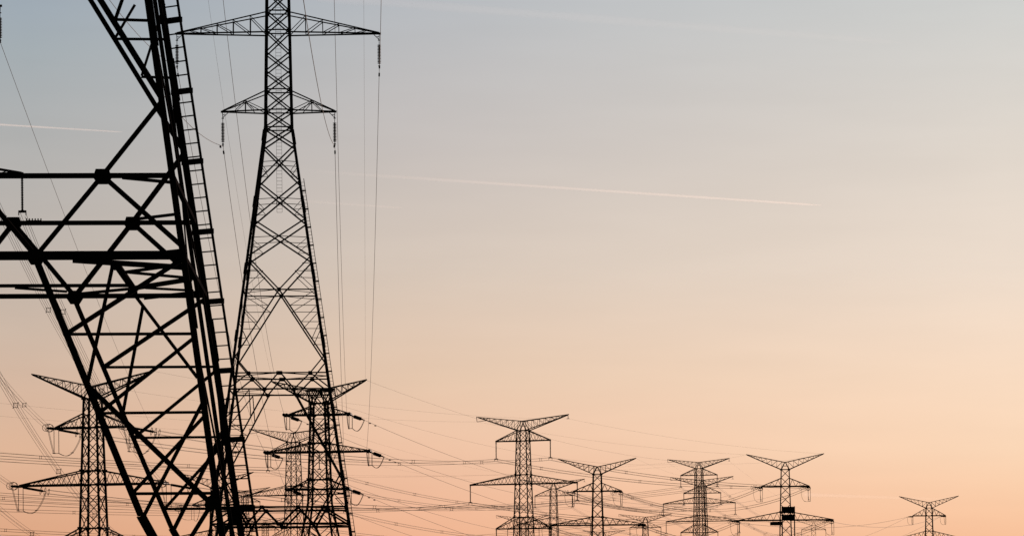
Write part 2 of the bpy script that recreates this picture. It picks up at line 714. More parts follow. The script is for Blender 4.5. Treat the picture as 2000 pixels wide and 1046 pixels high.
    # ladder beside the rear right leg
    ld = MB()
    zmax = fr.wz - 4.0
    nz_ = int(zmax / .29)

    def lad(z, a):
        h = fr.hw(z)
        return Vector((h + .02 + a * .34, h + .08 - a * .26, z))
    ld.bar(lad(.4, .05), lad(zmax, .05), .05)
    ld.bar(lad(.4, 1), lad(zmax, 1), .055)
    for i in range(2, nz_):
        z = i * .29
        ld.bar(lad(z, .05), lad(z, 1), .026)
    lo = ld.build('ladder', STEEL, root)
    zz = 1.0
    while zz < zmax:
        b = MB()
        b.bar(lad(zz, -.25), lad(zz, 1.05), .09, .115)
        b.build('ladder_bracket', STEEL, lo)
        zz += 1.5
    # thin ladder up the middle of the shaft
    ml = MB()
    z0, z1 = z2(408) - dz, top
    for s in (-1, 1):
        ml.bar((s * .22, .3, z0), (s * .22, .3, z1), .022)
    z = z0
    i = 0
    while z < z1:
        ml.bar((-.22, .3, z), (.22, .3, z), .022)
        if i % 12 == 2:
            for s in (-1, 1):
                ml.bar((s * .22, .3, z), (s * .26, .3, z + .3), .05)
        z += .29
        i += 1
    ml.build('ladder', STEEL, root)
    return root, tips


T1_LABEL = 'huge black lattice pylon filling the left edge, with a ladder up its leg'
T2_LABEL = 'tall narrow-waisted lattice pylon with two level arms, its top cut by the frame'
t1, tips1 = big_pylon(FR1, T1_LABEL, LOW1, DZ, True)
t2, tips2 = big_pylon(FR2, T2_LABEL, LOW2, 0.0, False)
for nm, fr, pts in (('T1', FR1, [('front leg 335,343', (FR1.hw(zt1), -FR1.hw(zt1), zt1)), ('rear 250,435', (n_top[0], FR1.hw(zt1), zt1)),
                                 ('rear 145,578', (n_bot[0], FR1.hw(zb1), zb1)), ('rear leg ~365,434', (FR1.hw(zt1), FR1.hw(zt1), zt1)),
                                 ('leg 434,1046', (FR1.hw(3.2), -FR1.hw(3.2), 3.2))]),
                    ('T2', FR2, [('leg 685,1046', (FR2.hw(7.85), -FR2.hw(7.85), 7.85)), ('leg 569,247', (1.1, -1.1, 42)),
                                 ('tip 740,65', (8.44, 0, z2(66)))])):
    for n, p in pts:
        print(nm, n, [round(v, 1) for v in project(fr.w(p))])


# ------------------------------------------------------------------ Y-headed pylons
STRAIN = dict(tip=4.3, tiph=10.7, peak=2.0, upper=(-2.45, -4.75, 6.7), middle=(-11.9, -14.2, 13.2), lower=(-21.4, -23.7, 6.9))
SUSP = dict(tip=3.6, tiph=11.9, peak=2.3, upper=(0.0, -2.56, 7.2), middle=(-10.9, -13.2, 14.2), lower=(-21.4, -24.2, 7.3))
TOWERS = {}


def y_pylon(key, label, px, s, h_collar, D, rz, kind, hook=False, hw0=1.1, over=None, heavy=1.0, flare=None, thick=1.4, crown=False):
    """px: axis column at collar height; s: photo pixels per metre of the type drawing; D: distance"""
    sp = dict(STRAIN if kind == 'strain' else SUSP)
    sp.update(over or {})
    k = s * D / F
    base = at(px, YH - h_collar, D)
    zc = base.z
    root = empty('transmission_tower', (base.x, D, 0), rz)
    tag(root, label, 'pylon')
    T = thick
    legw, brw, chw, tcw, lcw = (.22 if kind == 'strain' else .165) * k * T, .085 * k * T, (.26 if kind == 'strain' else .2) * k * heavy * T, .14 * k * heavy * T, .06 * k * T
    zl = zc + sp['lower'][1] * k
    zf = max(zl - 2 * k, 4.0) if flare is None else flare
    hwc = hw0 * k

    def hw(z):
        if z >= zf:
            return hwc + (zc - z) * .028
        return hwc + (zc - zf) * .028 + (zf - z) * .17
    for sx in (-1, 1):
        for sy in (-1, 1):
            m = MB()
            m.bar((sx * hw(0), sy * hw(0), -.2), (sx * hw(zf), sy * hw(zf), zf), legw)
            m.bar((sx * hw(zf), sy * hw(zf), zf), (sx * hw(zc), sy * hw(zc), zc), legw)
            for z in (zc, zc + sp['middle'][0] * k, zc + sp['middle'][1] * k, zc + sp['lower'][0] * k, zc + sp['upper'][1] * k):
                if z > 1:
                    m.bar((sx * hw(z), sy * hw(z), z - .22 * k), (sx * hw(z), sy * hw(z), z + .22 * k), legw * 2.1)
            m.build('leg', FAR_STEEL, root)
    levels = [zc]
    z = zc
    while z > 2.0:
        z -= 2.0 * hw(z) * 1.02
        levels.append(max(z, .4))
    for f in range(4):
        m = MB()
        ca, sa = math.cos(f * math.pi / 2), math.sin(f * math.pi / 2)
        fp = lambda u, z: Vector((u * ca + hw(z) * sa, u * sa - hw(z) * ca, z))
        for a, b in zip(levels, levels[1:]):
            for s_ in (-1, 1):
                m.bar(fp(s_ * hw(a), a), fp(-s_ * hw(b), b), brw)
            zm = (a + b) / 2
            for s_ in (-1, 1):
                hz = .5 * hw(zm)
                if thick >= 1 and hw(a) > .9 * k:
                    pass
        for z in (zc, zc + sp['upper'][1] * k, zc + sp['middle'][0] * k, zc + sp['middle'][1] * k, zc + sp['lower'][0] * k,
                  zc + sp['lower'][1] * k):
            if z > 1:
                m.bar(fp(-hw(z), z), fp(hw(z), z), brw * 1.5)
        m.build('face_lattice', FAR_STEEL, root)
    tips = {}
    for arm in ('upper', 'middle', 'lower'):
        j, b, half = sp[arm]
        zj, zb = zc + j * k, zc + b * k
        if zb < 3:
            continue
        for sd in (-1, 1):
            m = MB()
            tip = Vector((sd * half * k, 0, zb))
            n = 3 if arm != 'middle' else 6
            for sy in (-1, 1):
                pb, pt = Vector((sd * hw(zb), sy * hw(zb), zb)), Vector((sd * hw(zj), sy * hw(zj), zj))
                tb = tip + Vector((0, sy * .25 * k, 0))
                m.bar(pb, tb, chw * .8, chw)
                m.bar(pt, tb + Vector((0, 0, .1 * k)), tcw)
                lb = pb
                for i in range(1, n + 1):
                    f0, f1 = (i - .5) / (n + .3), i / (n + .3)
                    qt, qb = pt.lerp(tb, f0), pb.lerp(tb, f1)
                    m.bar(lb, qt, lcw)
                    m.bar(qt, qb, lcw)
                    lb = qb
            for i in range(n + 1):
                f0 = i / (n + .3)
                m.bar(Vector((sd * hw(zb), -hw(zb), zb)).lerp(tip, f0), Vector((sd * hw(zb), hw(zb), zb)).lerp(tip, f0), lcw)
            m.bar(tip - Vector((sd * .9 * k, 0, 0)), tip + Vector((sd * .15 * k, 0, 0)), .3 * k * heavy, .34 * k * heavy)
            m.build('cross_arm', FAR_STEEL, root)
            tips[(arm, sd)] = tip
    # Y head
    zp = zc + sp['peak'] * k
    hd = MB()
    for sy in (-1, 1):
        for sd in (-1, 1):
            hd.bar((sd * hw(zc), sy * hw(zc), zc), (sd * .12 * k, sy * hw(zc) * .5, zp), tcw)
        hd.bar((-hw(zc) * .45, sy * hw(zc) * .7, (zc + zp) / 2), (hw(zc) * .45, sy * hw(zc) * .7, (zc + zp) / 2), brw)
    hd.bar((0, -hw(zc) * .55, zp), (0, hw(zc) * .55, zp), .24 * k)
    if crown:      # broad plated crown
        for sy in (-1, 1):
            for sd in (-1, 1):
                hd.bar((sd * hw(zc), sy * hw(zc), zc), (sd * 1.9 * k, sy * hw(zc) * .6, zp), .16)
                hd.bar((sd * hw(zc), sy * hw(zc), zc), (0, sy * hw(zc) * .6, zp), .11)
            hd.bar((-2.2 * k, sy * hw(zc) * .6, zp), (2.2 * k, sy * hw(zc) * .6, zp), .24)
    hd.build('peak_frame', FAR_STEEL, root)
    for sd in (-1, 1):
        m = MB()
        tip = Vector((sd * sp['tiph'] * k, 0, zc + sp['tip'] * k))
        n = 7
        for sy in (-1, 1):
            pb, pt = Vector((sd * hw(zc), sy * hw(zc), zc)), Vector((0, sy * hw(zc) * .5, zp))
            tb = tip + Vector((0, sy * .12 * k, 0))
            m.bar(pb, tb - Vector((0, 0, .08 * k)), tcw * 1.15)
            m.bar(pt, tb, tcw)
            lb = pb
            for i in range(1, n + 1):
                f0, f1 = (i - .45) / (n + .3), i / (n + .3)
                qt, qb = pt.lerp(tb, f0), pb.lerp(tb, f1)
                m.bar(lb, qt, lcw)
                m.bar(qt, qb, lcw)
                lb = qb
        m.bar(tip - Vector((sd * .7 * k, 0, sp['tip'] * .04 * k)), tip + Vector((sd * .25 * k, 0, .05 * k)), .2 * k)
        att = tip
        if hook:
            if sd < 0:      # boxed end frame
                a, b_ = tip + Vector((-.5 * k, 0, .15 * k)), tip + Vector((-.35 * k, 0, -1.1 * k))
                c = tip + Vector((2.2 * k, 0, -.85 * k))
                m.bar(tip, a, lcw * 1.4), m.bar(a, b_, lcw * 1.4), m.bar(b_, c, lcw * 1.4)
                att = b_
            else:
                a = tip + Vector((.05 * k, 0, -1.0 * k))
                m.bar(tip, a, lcw * 1.4)
                m.bar(a + Vector((-.4 * k, 0, 0)), a + Vector((.3 * k, 0, 0)), lcw * 1.6)
                att = a
        m.build('earthwire_arm', FAR_STEEL, root)
        tips[('earth', sd)] = att
    T_ = dict(root=root, tips=tips, k=k, rz=rz, o=Vector((base.x, D, 0)), R=Matrix.Rotation(rz, 3, 'Z'), D=D, kind=kind, hw=hw, zc=zc, sp=sp)
    TOWERS[key] = T_
    return T_


y_pylon('ringed', 'Y-headed pylon with ringed insulators, seen through the huge pylon\'s bracing', 181, 11.8, 412, 555, R(-15.9), 'strain', hw0=1.12)
y_pylon('leg', 'small Y-headed pylon almost hidden behind the ladder leg', 421, 6.9, 238, 925, R(-6), 'strain')
y_pylon('dark', 'thick dark Y-headed pylon standing inside the base of the tall narrow-waisted pylon', 623.5, 12.5, 403, 520, R(-9.5), 'strain',
        over=dict(tip=3.5, tiph=7.4, peak=2.0, upper=(-.5, -1.8, 5.0), middle=(-6.2, -7.6, 8.1), lower=(-11.9, -13.4, 4.75)), flare=18.6,
        heavy=.9, thick=1.3, hw0=1.12, crown=True)
y_pylon('faint', 'fainter broad Y-headed pylon left of the thick dark one', 573, 7.8, 327, 833, R(-23), 'susp', hook=True, hw0=1.22, thick=1.12)
y_pylon('lone', 'tallest Y-headed pylon of the distant row, standing right of the narrow-waisted one', 1021.5, 7.9, 350, 833, R(-21.6), 'susp',
        hook=True, hw0=1.22, thick=1.33)
y_pylon('slim', 'slim pylon overlapping the right arms of the tallest Y-headed pylon', 1081, 5.15, 236, 1240, R(-12), 'susp', hook=True, hw0=1.1, thick=1.19)
y_pylon('mid', 'Y-headed pylon with looped jumpers on thick arms, in front of tiny pale pylons', 1166.5, 7.0, 265, 900, R(-5), 'strain')
y_pylon('pair_front', 'nearer and taller of two overlapping pylons sharing one trunk line', 1365, 5.15, 276, 1205, R(-19.8), 'susp', hook=True, hw0=1.2)
y_pylon('pair_rear', 'farther and lower of two overlapping pylons sharing one trunk line', 1371.5, 5.15, 241, 1390, R(-17), 'susp', hook=True, hw0=1.2,
        thick=1.25)
y_pylon('platform', 'Y-headed pylon carrying a boxy dark work platform on its trunk', 1533.5, 6.95, 274, 930, R(-5), 'strain')
y_pylon('right', 'small Y-headed pylon standing alone at the far right', 1814.5, 5.3, 199, 1220, R(-4), 'strain',
        over=dict(upper=(0, -2.85, 6.0), middle=(-8.5, -11.0, 11.0), lower=(-17, -20, 6.5)))
y_pylon('low', 'pale low pylon whose head touches the right end of the heavy dark arm', 1260.5, 4.25, 171.6, 1560, R(-10), 'susp', hook=True, thick=1.12)
y_pylon('back', 'pale pylon mostly hidden behind the trunk of the tallest Y-headed pylon', 1022, 4.4, 169, 1500, R(-14), 'susp', hook=True, thick=1.12)
y_pylon('peep', 'palest low pylon, only its head peeping up behind the jumper-looped pylon', 1180, 3.5, 143, 1850, R(-10), 'susp', thick=0.98)
y_pylon('tiny', 'tiny pale pylon under the right arm of the platform pylon', 1589, 3.3, 165, 1900, R(-5), 'susp', thick=1.19)
y_pylon('gap', 'pale narrow pylon between the ladder and the tall narrow-waisted pylon', 478, 4.5, 222, 1400, R(-20), 'susp', thick=1.19)
y_pylon('below', 'pale low pylon under the lower truss of the tall narrow-waisted pylon', 518, 4.0, 166, 1650, R(-20), 'susp', thick=1.12)
y_pylon('edge', 'big pylon beyond the left edge with only one arm end in the picture', -197, 17.0, 1071, 382, R(-4), 'susp', hw0=1.2, over=dict(tiph=11.1))


# the work platform on the platform pylon
def work_platform():
    T = TOWERS['platform']
    k = T['k']
    zc = T['zc']
    s = 6.95
    root = empty('work_platform', T['o'], T['rz'])
    tag(root, 'dark boxy work platform wrapped around the trunk of the pylon', 'platform')
    Zp = lambda y: CAMZ + (YH - y) / F * (T['D'] - 2)
    X = lambda x: (x - 1533.5) / F * T['D']
    for name, y0, y1 in (('upper_panel', 992.5, 1004.5), ('lower_panel', 1008.0, 1019)):
        m = MB()
        for (x0, x1, yy) in ((1527, 1551, -1.9), (1527, 1551, 1.9)):
            m.plate([(X(x0), yy, Zp(y1)), (X(x1), yy, Zp(y1)), (X(x1), yy, Zp(y0)), (X(x0), yy, Zp(y0))], (0, 1, 0), .12)
        for xx in (1527, 1551):
            m.plate([(X(xx), -1.8, Zp(y1)), (X(xx), 1.8, Zp(y1)), (X(xx), 1.8, Zp(y0)), (X(xx), -1.8, Zp(y0))], (1, 0, 0), .12)
        m.build(name, SHEET, root)
    m = MB()
    for xx in (1527, 1551):
        for yy in (-1.95, 1.95):
            m.bar((X(xx), yy, Zp(1060)), (X(xx), yy, Zp(992)), .32)
    for i in range(3):
        xa, xb = X(1528 + i * 8), X(1534 + i * 8)
        m.bar((xa, -1.95, Zp(1008.5)), (xb, -1.95, Zp(1004)), .12)
        m.bar((xb, -1.95, Zp(1008.5)), (xa, -1.95, Zp(1003.5)), .12)
    for y in (1030, 1046):
        m.bar((X(1540), -1.95, Zp(y)), (X(1551), -1.95, Zp(y + 8)), .1)
    m.build('hoist_mast', SHEET, root)
    m = MB()
    m.plate([(X(1503.5), -1.2, Zp(1028.5)), (X(1527), -1.2, Zp(1028.5)), (X(1527), -1.2, Zp(1021.5)), (X(1509), -1.2, Zp(1021.5)), (X(1503.5), -1.2, Zp(1023))],
            (0, 1, 0), 2.2)
    m.bar((X(1509), -1.6, Zp(1024)), (X(1509), -1.6, Zp(1019)), .15)
    m.build('cradle', SHEET, root)


work_platform()


# ------------------------------------------------------------------ insulators and wires
def W(key, arm, sd):
    if key == 'near':
        return FR1.w(tips1[(arm, sd)])
    if key == 'tall':
        return FR2.w(tips2[(arm, sd)])
    T = TOWERS[key]
    return T['R'] @ T['tips'][(arm, sd)] + T['o']


NICK = {'near': 'huge near pylon', 'tall': 'narrow-waisted pylon', 'ringed': 'ringed pylon', 'leg': 'ladder-hidden pylon',
        'dark': 'thick dark pylon', 'faint': 'faint broad pylon', 'lone': 'tallest Y-headed pylon', 'slim': 'slim overlapping pylon',
        'mid': 'jumper-looped pylon', 'pair_front': 'nearer paired pylon', 'pair_rear': 'farther paired pylon',
        'platform': 'platform pylon', 'right': 'far-right pylon', 'low': 'pale low pylon', 'back': 'trunk-hidden pylon',
        'peep': 'peeping pylon', 'tiny': 'tiny pylon', 'gap': 'pale narrow pylon', 'below': 'truss-shaded pylon', 'edge': 'edge pylon'}
SIDE = {-1: 'left', 1: 'right', 0: 'top'}


def disc_string(L, r0, r1, n, axis_pts=None, seg=8):
    """stack of sheds hanging from the origin, along -z"""
    m = MB()
    pts, rad = [], []
    z = 0
    step = L / n
    for i in range(n):
        for f, r in ((0, r0), (.25, r0), (.3, r1), (.6, r1 * .92), (.65, r0)):
            pts.append((0, 0, z - f * step))
            rad.append(r)
        z -= step
    pts.append((0, 0, -L))
    rad.append(r0)
    m.tube(pts, rad, seg)
    return m


# shed string of the narrow-waisted pylons
SUSP_LEN = 2.35
root = empty('insulator_string', (0, 0, 0))
m = MB()
m.bar((0, 0, 0), (0, 0, -.42), .05)
m.bar((-.1, 0, -.05), (.1, 0, -.05), .07)
m.build('hanger', STEEL, root)
s_ = disc_string(1.62, .06, .16, 13).build('shed_stack', CERAMIC, root)
s_.location = (0, 0, -.42)
m = MB()
m.bar((0, 0, -1.95), (0, 0, -2.3), .05)
m.bar((0, -.28, -2.33), (0, .28, -2.33), .09)
m.bar((-.08, 0, -2.2), (.08, 0, -2.2), .1)
m.build('clamp', STEEL, root)
proto_shed = root
# long thin strings of the suspension pylons
root = empty('insulator_string', (0, 0, 0))
st = disc_string(3.9, .10, .17, 20, seg=7).build('rod_string', CERAMIC, root)
st.location = (0, 0, -.35)
m = MB()
m.bar((0, 0, 0), (0, 0, -.4), .16)
m.bar((-.2, 0, -.38), (.2, 0, -.38), .1)
m.build('hanger', FAR_STEEL, root)
m = MB()
m.bar((-.4, 0, -4.32), (.4, 0, -4.32), .26)
m.bar((-.42, 0, -4.75), (-.42, 0, -4.2), .1)
m.bar((.42, 0, -4.75), (.42, 0, -4.2), .1)
m.build('yoke_plate', FAR_STEEL, root)
proto_rod = root
used = set()
ATT = {}


def place(proto, name_key, loc, rz, k, label, group):
    o = proto if name_key not in used else copy_tree(proto)
    used.add(name_key)
    o.location = loc
    o.rotation_euler = (0, 0, rz)
    o.scale = (k, k, k)
    tag(o, label, 'insulator', group)
    return o


WORD = {'upper': 'upper', 'middle': 'middle', 'lower': 'lower'}
for key, fr in (('tall', FR2), ('near', FR1)):
    for arm in ('upper', 'middle', 'lower'):
        for sd in (-1, 1):
            p = W(key, arm, sd)
            if key == 'tall' and arm != 'upper':
                place(proto_shed, 'shed', p, fr.rz, 1, 'ribbed insulator string hanging from the %s tip of the %s\'s %s arm' % (SIDE[sd], NICK[key],
                      'long' if arm == 'middle' else 'short lower'), 'ribbed strings of the narrow-waisted pylon')
            else:
                place(proto_shed, 'shed', p, fr.rz, 1, 'ribbed insulator string above the picture on the %s\'s %s arm, %s end' % (NICK[key], arm, SIDE[sd]),
                      'ribbed strings of the narrow-waisted pylons')
            ATT[(key, arm, sd, 0)] = ATT[(key, arm, sd, 1)] = p + Vector((0, 0, -SUSP_LEN))
for key in ('lone', 'faint', 'slim', 'pair_front', 'pair_rear', 'low', 'back', 'tiny', 'gap', 'below', 'peep', 'edge'):
    T = TOWERS[key]
    for arm in ('upper', 'middle', 'lower'):
        for sd in (-1, 1):
            if (arm, sd) not in T['tips']:
                continue
            p = W(key, arm, sd)
            x, y = project(p)
            ATT[(key, arm, sd, 0)] = ATT[(key, arm, sd, 1)] = p + Vector((0, 0, -4.6 * T['k']))
            if not (-20 < x < 2020 and -20 < y < 1046):
                continue
            place(proto_rod, 'rod', p, T['rz'], T['k'], 'long thin insulator rod, %s tip of the %s arm of the %s' % (SIDE[sd], arm, NICK[key]),
                  'hanging rods of the suspension pylons')


# tension sets: two slanting strings, hanging jumper strings and the jumper loop
def ring_pts(c, r, nrm, n=18):
    nrm = Vector(nrm).normalized()
    a = nrm.cross(Vector((0, 0, 1))).normalized()
    b = a.cross(nrm)
    return [Vector(c) + a * r * math.cos(2 * math.pi * i / n) + b * r * math.sin(2 * math.pi * i / n) for i in range(n)]


def strain_set(a_dir, b_dir, slen, rings, fat, drop, kk=1.0):
    """a_dir towards the previous pylon, b_dir towards the next (local, unit-ish)"""
    root = empty('tension_insulator', (0, 0, 0))
    ends = []
    for d in (a_dir, b_dir):
        d = Vector(d).normalized()
        side = Vector((d.y, -d.x, 0)).normalized()
        m = MB()
        for s in (-1, 1):
            p0 = Vector((0, 0, -.15)) + side * s * .22
            n = 18
            pts, rad = [], []
            L = slen - 1.1
            pts.append(p0), rad.append(.05)
            for i in range(n):
                f0 = .55 + L * i / n
                st = L / n
                for f, r in ((0, .07), (.2, fat), (.7, fat), (.9, .07)):
                    pts.append(p0 + d * (f0 + f * st))
                    rad.append(r)
            pts.append(p0 + d * (slen)), rad.append(.06)
            m.tube(pts, rad, 7)
        m.bar(Vector((0, 0, -.15)) - side * .4 + d * .4, Vector((0, 0, -.15)) + side * .4 + d * .4, .14)
        m.bar(Vector((0, 0, -.15)) - side * .4 + d * (slen - .4), Vector((0, 0, -.15)) + side * .4 + d * (slen - .4), .16)
        st = m.build('tension_string', CERAMIC, root)
        e = Vector((0, 0, -.15)) + d * slen
        ends.append(e)
        if rings:
            for off, rr in ((-.9, .62), (-.2, .66), (.35, .55)):
                r_ = MB()
                r_.tube(ring_pts(e + d * off + side * (.3 if off > 0 else -.1), rr, d), .045, 6, True)
                r_.build('grading_ring', FAR_STEEL, st)
    x0 = -drop['gap'] / 2 + drop['shift']
    for i in range(2):
        js = disc_string(drop['len'], .04, .085, 22, seg=6).build('jumper_string', CERAMIC, root)
        js.location = (x0 + drop['gap'] * i, 0, -.25)
    for o_ in (-.2, .2):
        m = MB()
        a, b = ends
        z = -.25 - drop['len']
        j0, j1 = Vector((x0, o_, z)), Vector((x0 + drop['gap'], o_, z))
        pts = []
        for t in range(13):
            f = t / 12
            p = (a + Vector((0, o_, 0))).lerp(j0, f)
            p.z = a.z + (j0.z - a.z) * math.sin(f * math.pi / 2) ** .8 - .35 * math.sin(f * math.pi)
            p.x = a.x + (j0.x - a.x) * f ** 2.2
            pts.append(p)
        pts.append(j1)
        for t in range(1, 15):
            f = t / 14
            p = j1.lerp(b + Vector((0, o_, 0)), f)
            p.z = j1.z + (b.z - j1.z) * f ** 2.6 - 1.6 * math.sin(math.pi * f ** .8) * (1 - f) ** .7 * drop['loop']
            p.x = j1.x + (b.x - j1.x) * f ** .72
            pts.append(p)
        m.tube(pts, .035, 5)
        if rings:
            for q in (pts[9], pts[20]):
                m.bar(q + Vector((-.16, -.1, 0)), q + Vector((.16, .1, .03)), .09)
        m.build('jumper_wire', CABLE, root)
    return root, ends


DR = dict(len=3.9, gap=.75, shift=.1, loop=.45)
SETS = {
    'ringed': ((.14, -1, .0), (.76, .55, -.16), 4.5, True, .2, dict(len=3.9, gap=.85, shift=.15, loop=.45)),
    'leg': ((-.85, -.5, -.02), (.3, .9, -.05), 4.4, True, .16, DR),
    'dark': ((-.05, -1, .10), (.86, .40, -.32), 2.3, False, .26, dict(len=1.95, gap=.5, shift=.0, loop=.4)),
    'mid': ((-.92, -.40, -.10), (-.15, .9, -.12), 2.6, True, .16, dict(len=3.9, gap=.5, shift=.0, loop=.05)),
    'platform': ((-.92, -.40, -.06), (-.15, .9, -.12), 2.5, True, .16, dict(len=4.0, gap=.6, shift=.0, loop=.05)),
    'right': ((-.92, -.40, -.12), (-.2, .9, -.12), 2.2, False, .2, dict(len=3.0, gap=.3, shift=.0, loop=.05)),
}
for key, (ad, bd, sl, rings, fat, drop) in SETS.items():
    proto, ends = strain_set(ad, bd, sl, rings, fat, drop)
    T = TOWERS[key]
    k = T['k'] if key != 'dark' else 1.0
    for arm in ('upper', 'middle', 'lower'):
        for sd in (-1, 1):
            if (arm, sd) not in T['tips']:
                continue
            p = W(key, arm, sd)
            tag(place(proto, key, p, T['rz'], k, 'tension insulators and jumper loop, %s tip of the %s arm of the %s' % (SIDE[sd], arm, NICK[key]),
                      'tension insulator sets of the %s' % NICK[key]))
            for i in (0, 1):
                ATT[(key, arm, sd, i)] = p + T['R'] @ (ends[i] * k)


def sag_pts(p, q, sag, n):
    return [p.lerp(q, t / n) - Vector((0, 0, 4 * sag * (t / n) * (1 - t / n))) for t in range(n + 1)]


def in_view(pts, m=60):
    for p in pts:
        if p.y > 5:
            x, y = project(p)
            if -m < x < 2000 + m and -m < y < 1046 + m:
                return True
    return False


def wire(p, q, sag, r, label, group, cat='wire', name='conductor_wire', dampers=(), n=40):
    pts = sag_pts(p, q, sag, n)
    if not in_view(pts):
        return
    if not dampers:
        m = MB()
        m.tube(pts, r, 5)
        tag(m.build(name, CABLE), label, cat, group)
        return
    root = empty(name, p)
    m = MB()
    m.tube([v - p for v in pts], r, 5)
    m.build('cable', CABLE, root)
    L = (q - p).length
    for d in dampers:
        t = d / L
        c = p.lerp(q, t) - Vector((0, 0, 4 * sag * t * (1 - t))) - p
        dd = (q - p).normalized()
        b = MB()
        b.bar(c - dd * .28 - Vector((0, 0, .12)), c + dd * .28 - Vector((0, 0, .12)), .05)
        for s in (-1, 1):
            b.bar(c + dd * (s * .28 - .1) - Vector((0, 0, .12)), c + dd * (s * .28 + .1) - Vector((0, 0, .12)), .13)
        b.bar(c, c - Vector((0, 0, .14)), .05)
        b.build('vibration_damper', STEEL, root)
    tag(root, label, cat, group)


def bundle(p, q, sag, r, label, group, sep=.6, every=62, phase=.5, size=1.0, n=40):
    pts = sag_pts(p, q, sag, n)
    if not in_view(pts):
        return
    d = (q - p)
    side = Vector((d.y, -d.x, 0)).normalized()
    root = empty('conductor_bundle', p)
    for a, b in ((-1, -1), (1, -1), (1, 1), (-1, 1)):
        m = MB()
        off = side * a * sep / 2 + Vector((0, 0, b * sep / 2))
        m.tube([v + off - p for v in pts], r, 4)
        m.build('wire', CABLE, root)
    L = d.length
    x = every * phase
    while x < L - 8:
        t = x / L
        c = p.lerp(q, t) - Vector((0, 0, 4 * sag * t * (1 - t)))
        px, py = project(c)
        if -30 < px < 2030 and -30 < py < 1060:
            m = MB()
            cc = c - p
            h = sep / 2 * size
            cs = [cc + side * a * h + Vector((0, 0, b * h)) for a, b in ((-1, -1), (1, -1), (1, 1), (-1, 1))]
            for i in range(4):
                m.bar(cs[i].lerp(cc, .12), cs[(i + 1) % 4].lerp(cc, .12), .07 * size)
                o = (cs[i] - cc).normalized()
                m.bar(cs[i].lerp(cc, .15), cs[i] + o * .12, .08 * size)
            m.build('spacer', FAR_STEEL, root)
        x += every
    tag(root, label, 'cable bundle', group)


# conductors of the narrow-waisted line: near pylon -> narrow-waisted pylon -> thick dark pylon -> platform pylon
ARMS = ('upper', 'middle', 'lower')
for arm in ARMS:
    for sd in (-1, 1):
        d = '%s %s' % (SIDE[sd], arm)
        wire(ATT[('near', arm, sd, 1)], ATT[('tall', arm, sd, 0)], 4.0, .020,
             'single wire from the near pylon to the narrow-waisted pylon\'s %s arm' % d, 'wires between near and narrow-waisted pylons',
             dampers=(205,))
        wire(ATT[('tall', arm, sd, 1)], ATT[('dark', arm, sd, 0)], 5.0, .022,
             'single wire from the narrow-waisted pylon\'s %s arm down to the thick dark pylon' % d, 'wires between narrow-waisted and dark pylons',
             dampers=(1.4,))
        wire(ATT[('dark', arm, sd, 1)], ATT[('platform', arm, sd, 0)], 9.0, .025,
             'single wire from the thick dark pylon\'s %s arm to the platform pylon' % d, 'wires between dark and platform pylons', dampers=(3, 6))
for sd in (-1, 1):
    wire(ATT[('platform', 'middle', sd, 1)], ATT[('right', 'upper', sd, 0)], 2.6, .042,
         'single wire from the platform pylon\'s %s middle arm to the far-right pylon' % SIDE[sd], 'wires between platform and far-right pylons')
for sd in (-1, 1):
    wire(ATT[('platform', 'lower', sd, 1)], ATT[('right', 'upper', sd, 0)], 3, .034,
         'single wire rising from below the frame by the platform pylon to the far-right pylon, %s' % SIDE[sd], 'wires rising to far-right pylon')
for sd in (-1, 1):
    wire(FR2.w(tips2[('earth', sd)]), W('dark', 'earth', sd), 4, .010, 'faint earth wire dropping to the %s head tip of the thick dark pylon' % SIDE[sd],
         'earth wires')
    wire(W('dark', 'earth', sd), W('platform', 'earth', sd), 7, .013, 'faint earth wire from the thick dark pylon\'s %s head tip to the platform pylon' % SIDE[sd],
         'earth wires')


def virtual(key, dx, dy, dz):
    """attachment of a neighbouring pylon outside the picture"""
    for arm in ARMS:
        for sd in (-1, 1):
            if (key, arm, sd, 0) in ATT:
                ATT[('v' + key, arm, sd, 1)] = ATT[(key, arm, sd, 0)] + Vector((dx, dy, dz))
    for sd in (-1, 1):
        TOWERS.setdefault('v' + key, dict(R=Matrix.Identity(3), o=Vector((0, 0, 0)), tips={}))
        TOWERS['v' + key]['tips'][('earth', sd)] = W(key, 'earth', sd) + Vector((dx, dy, dz))


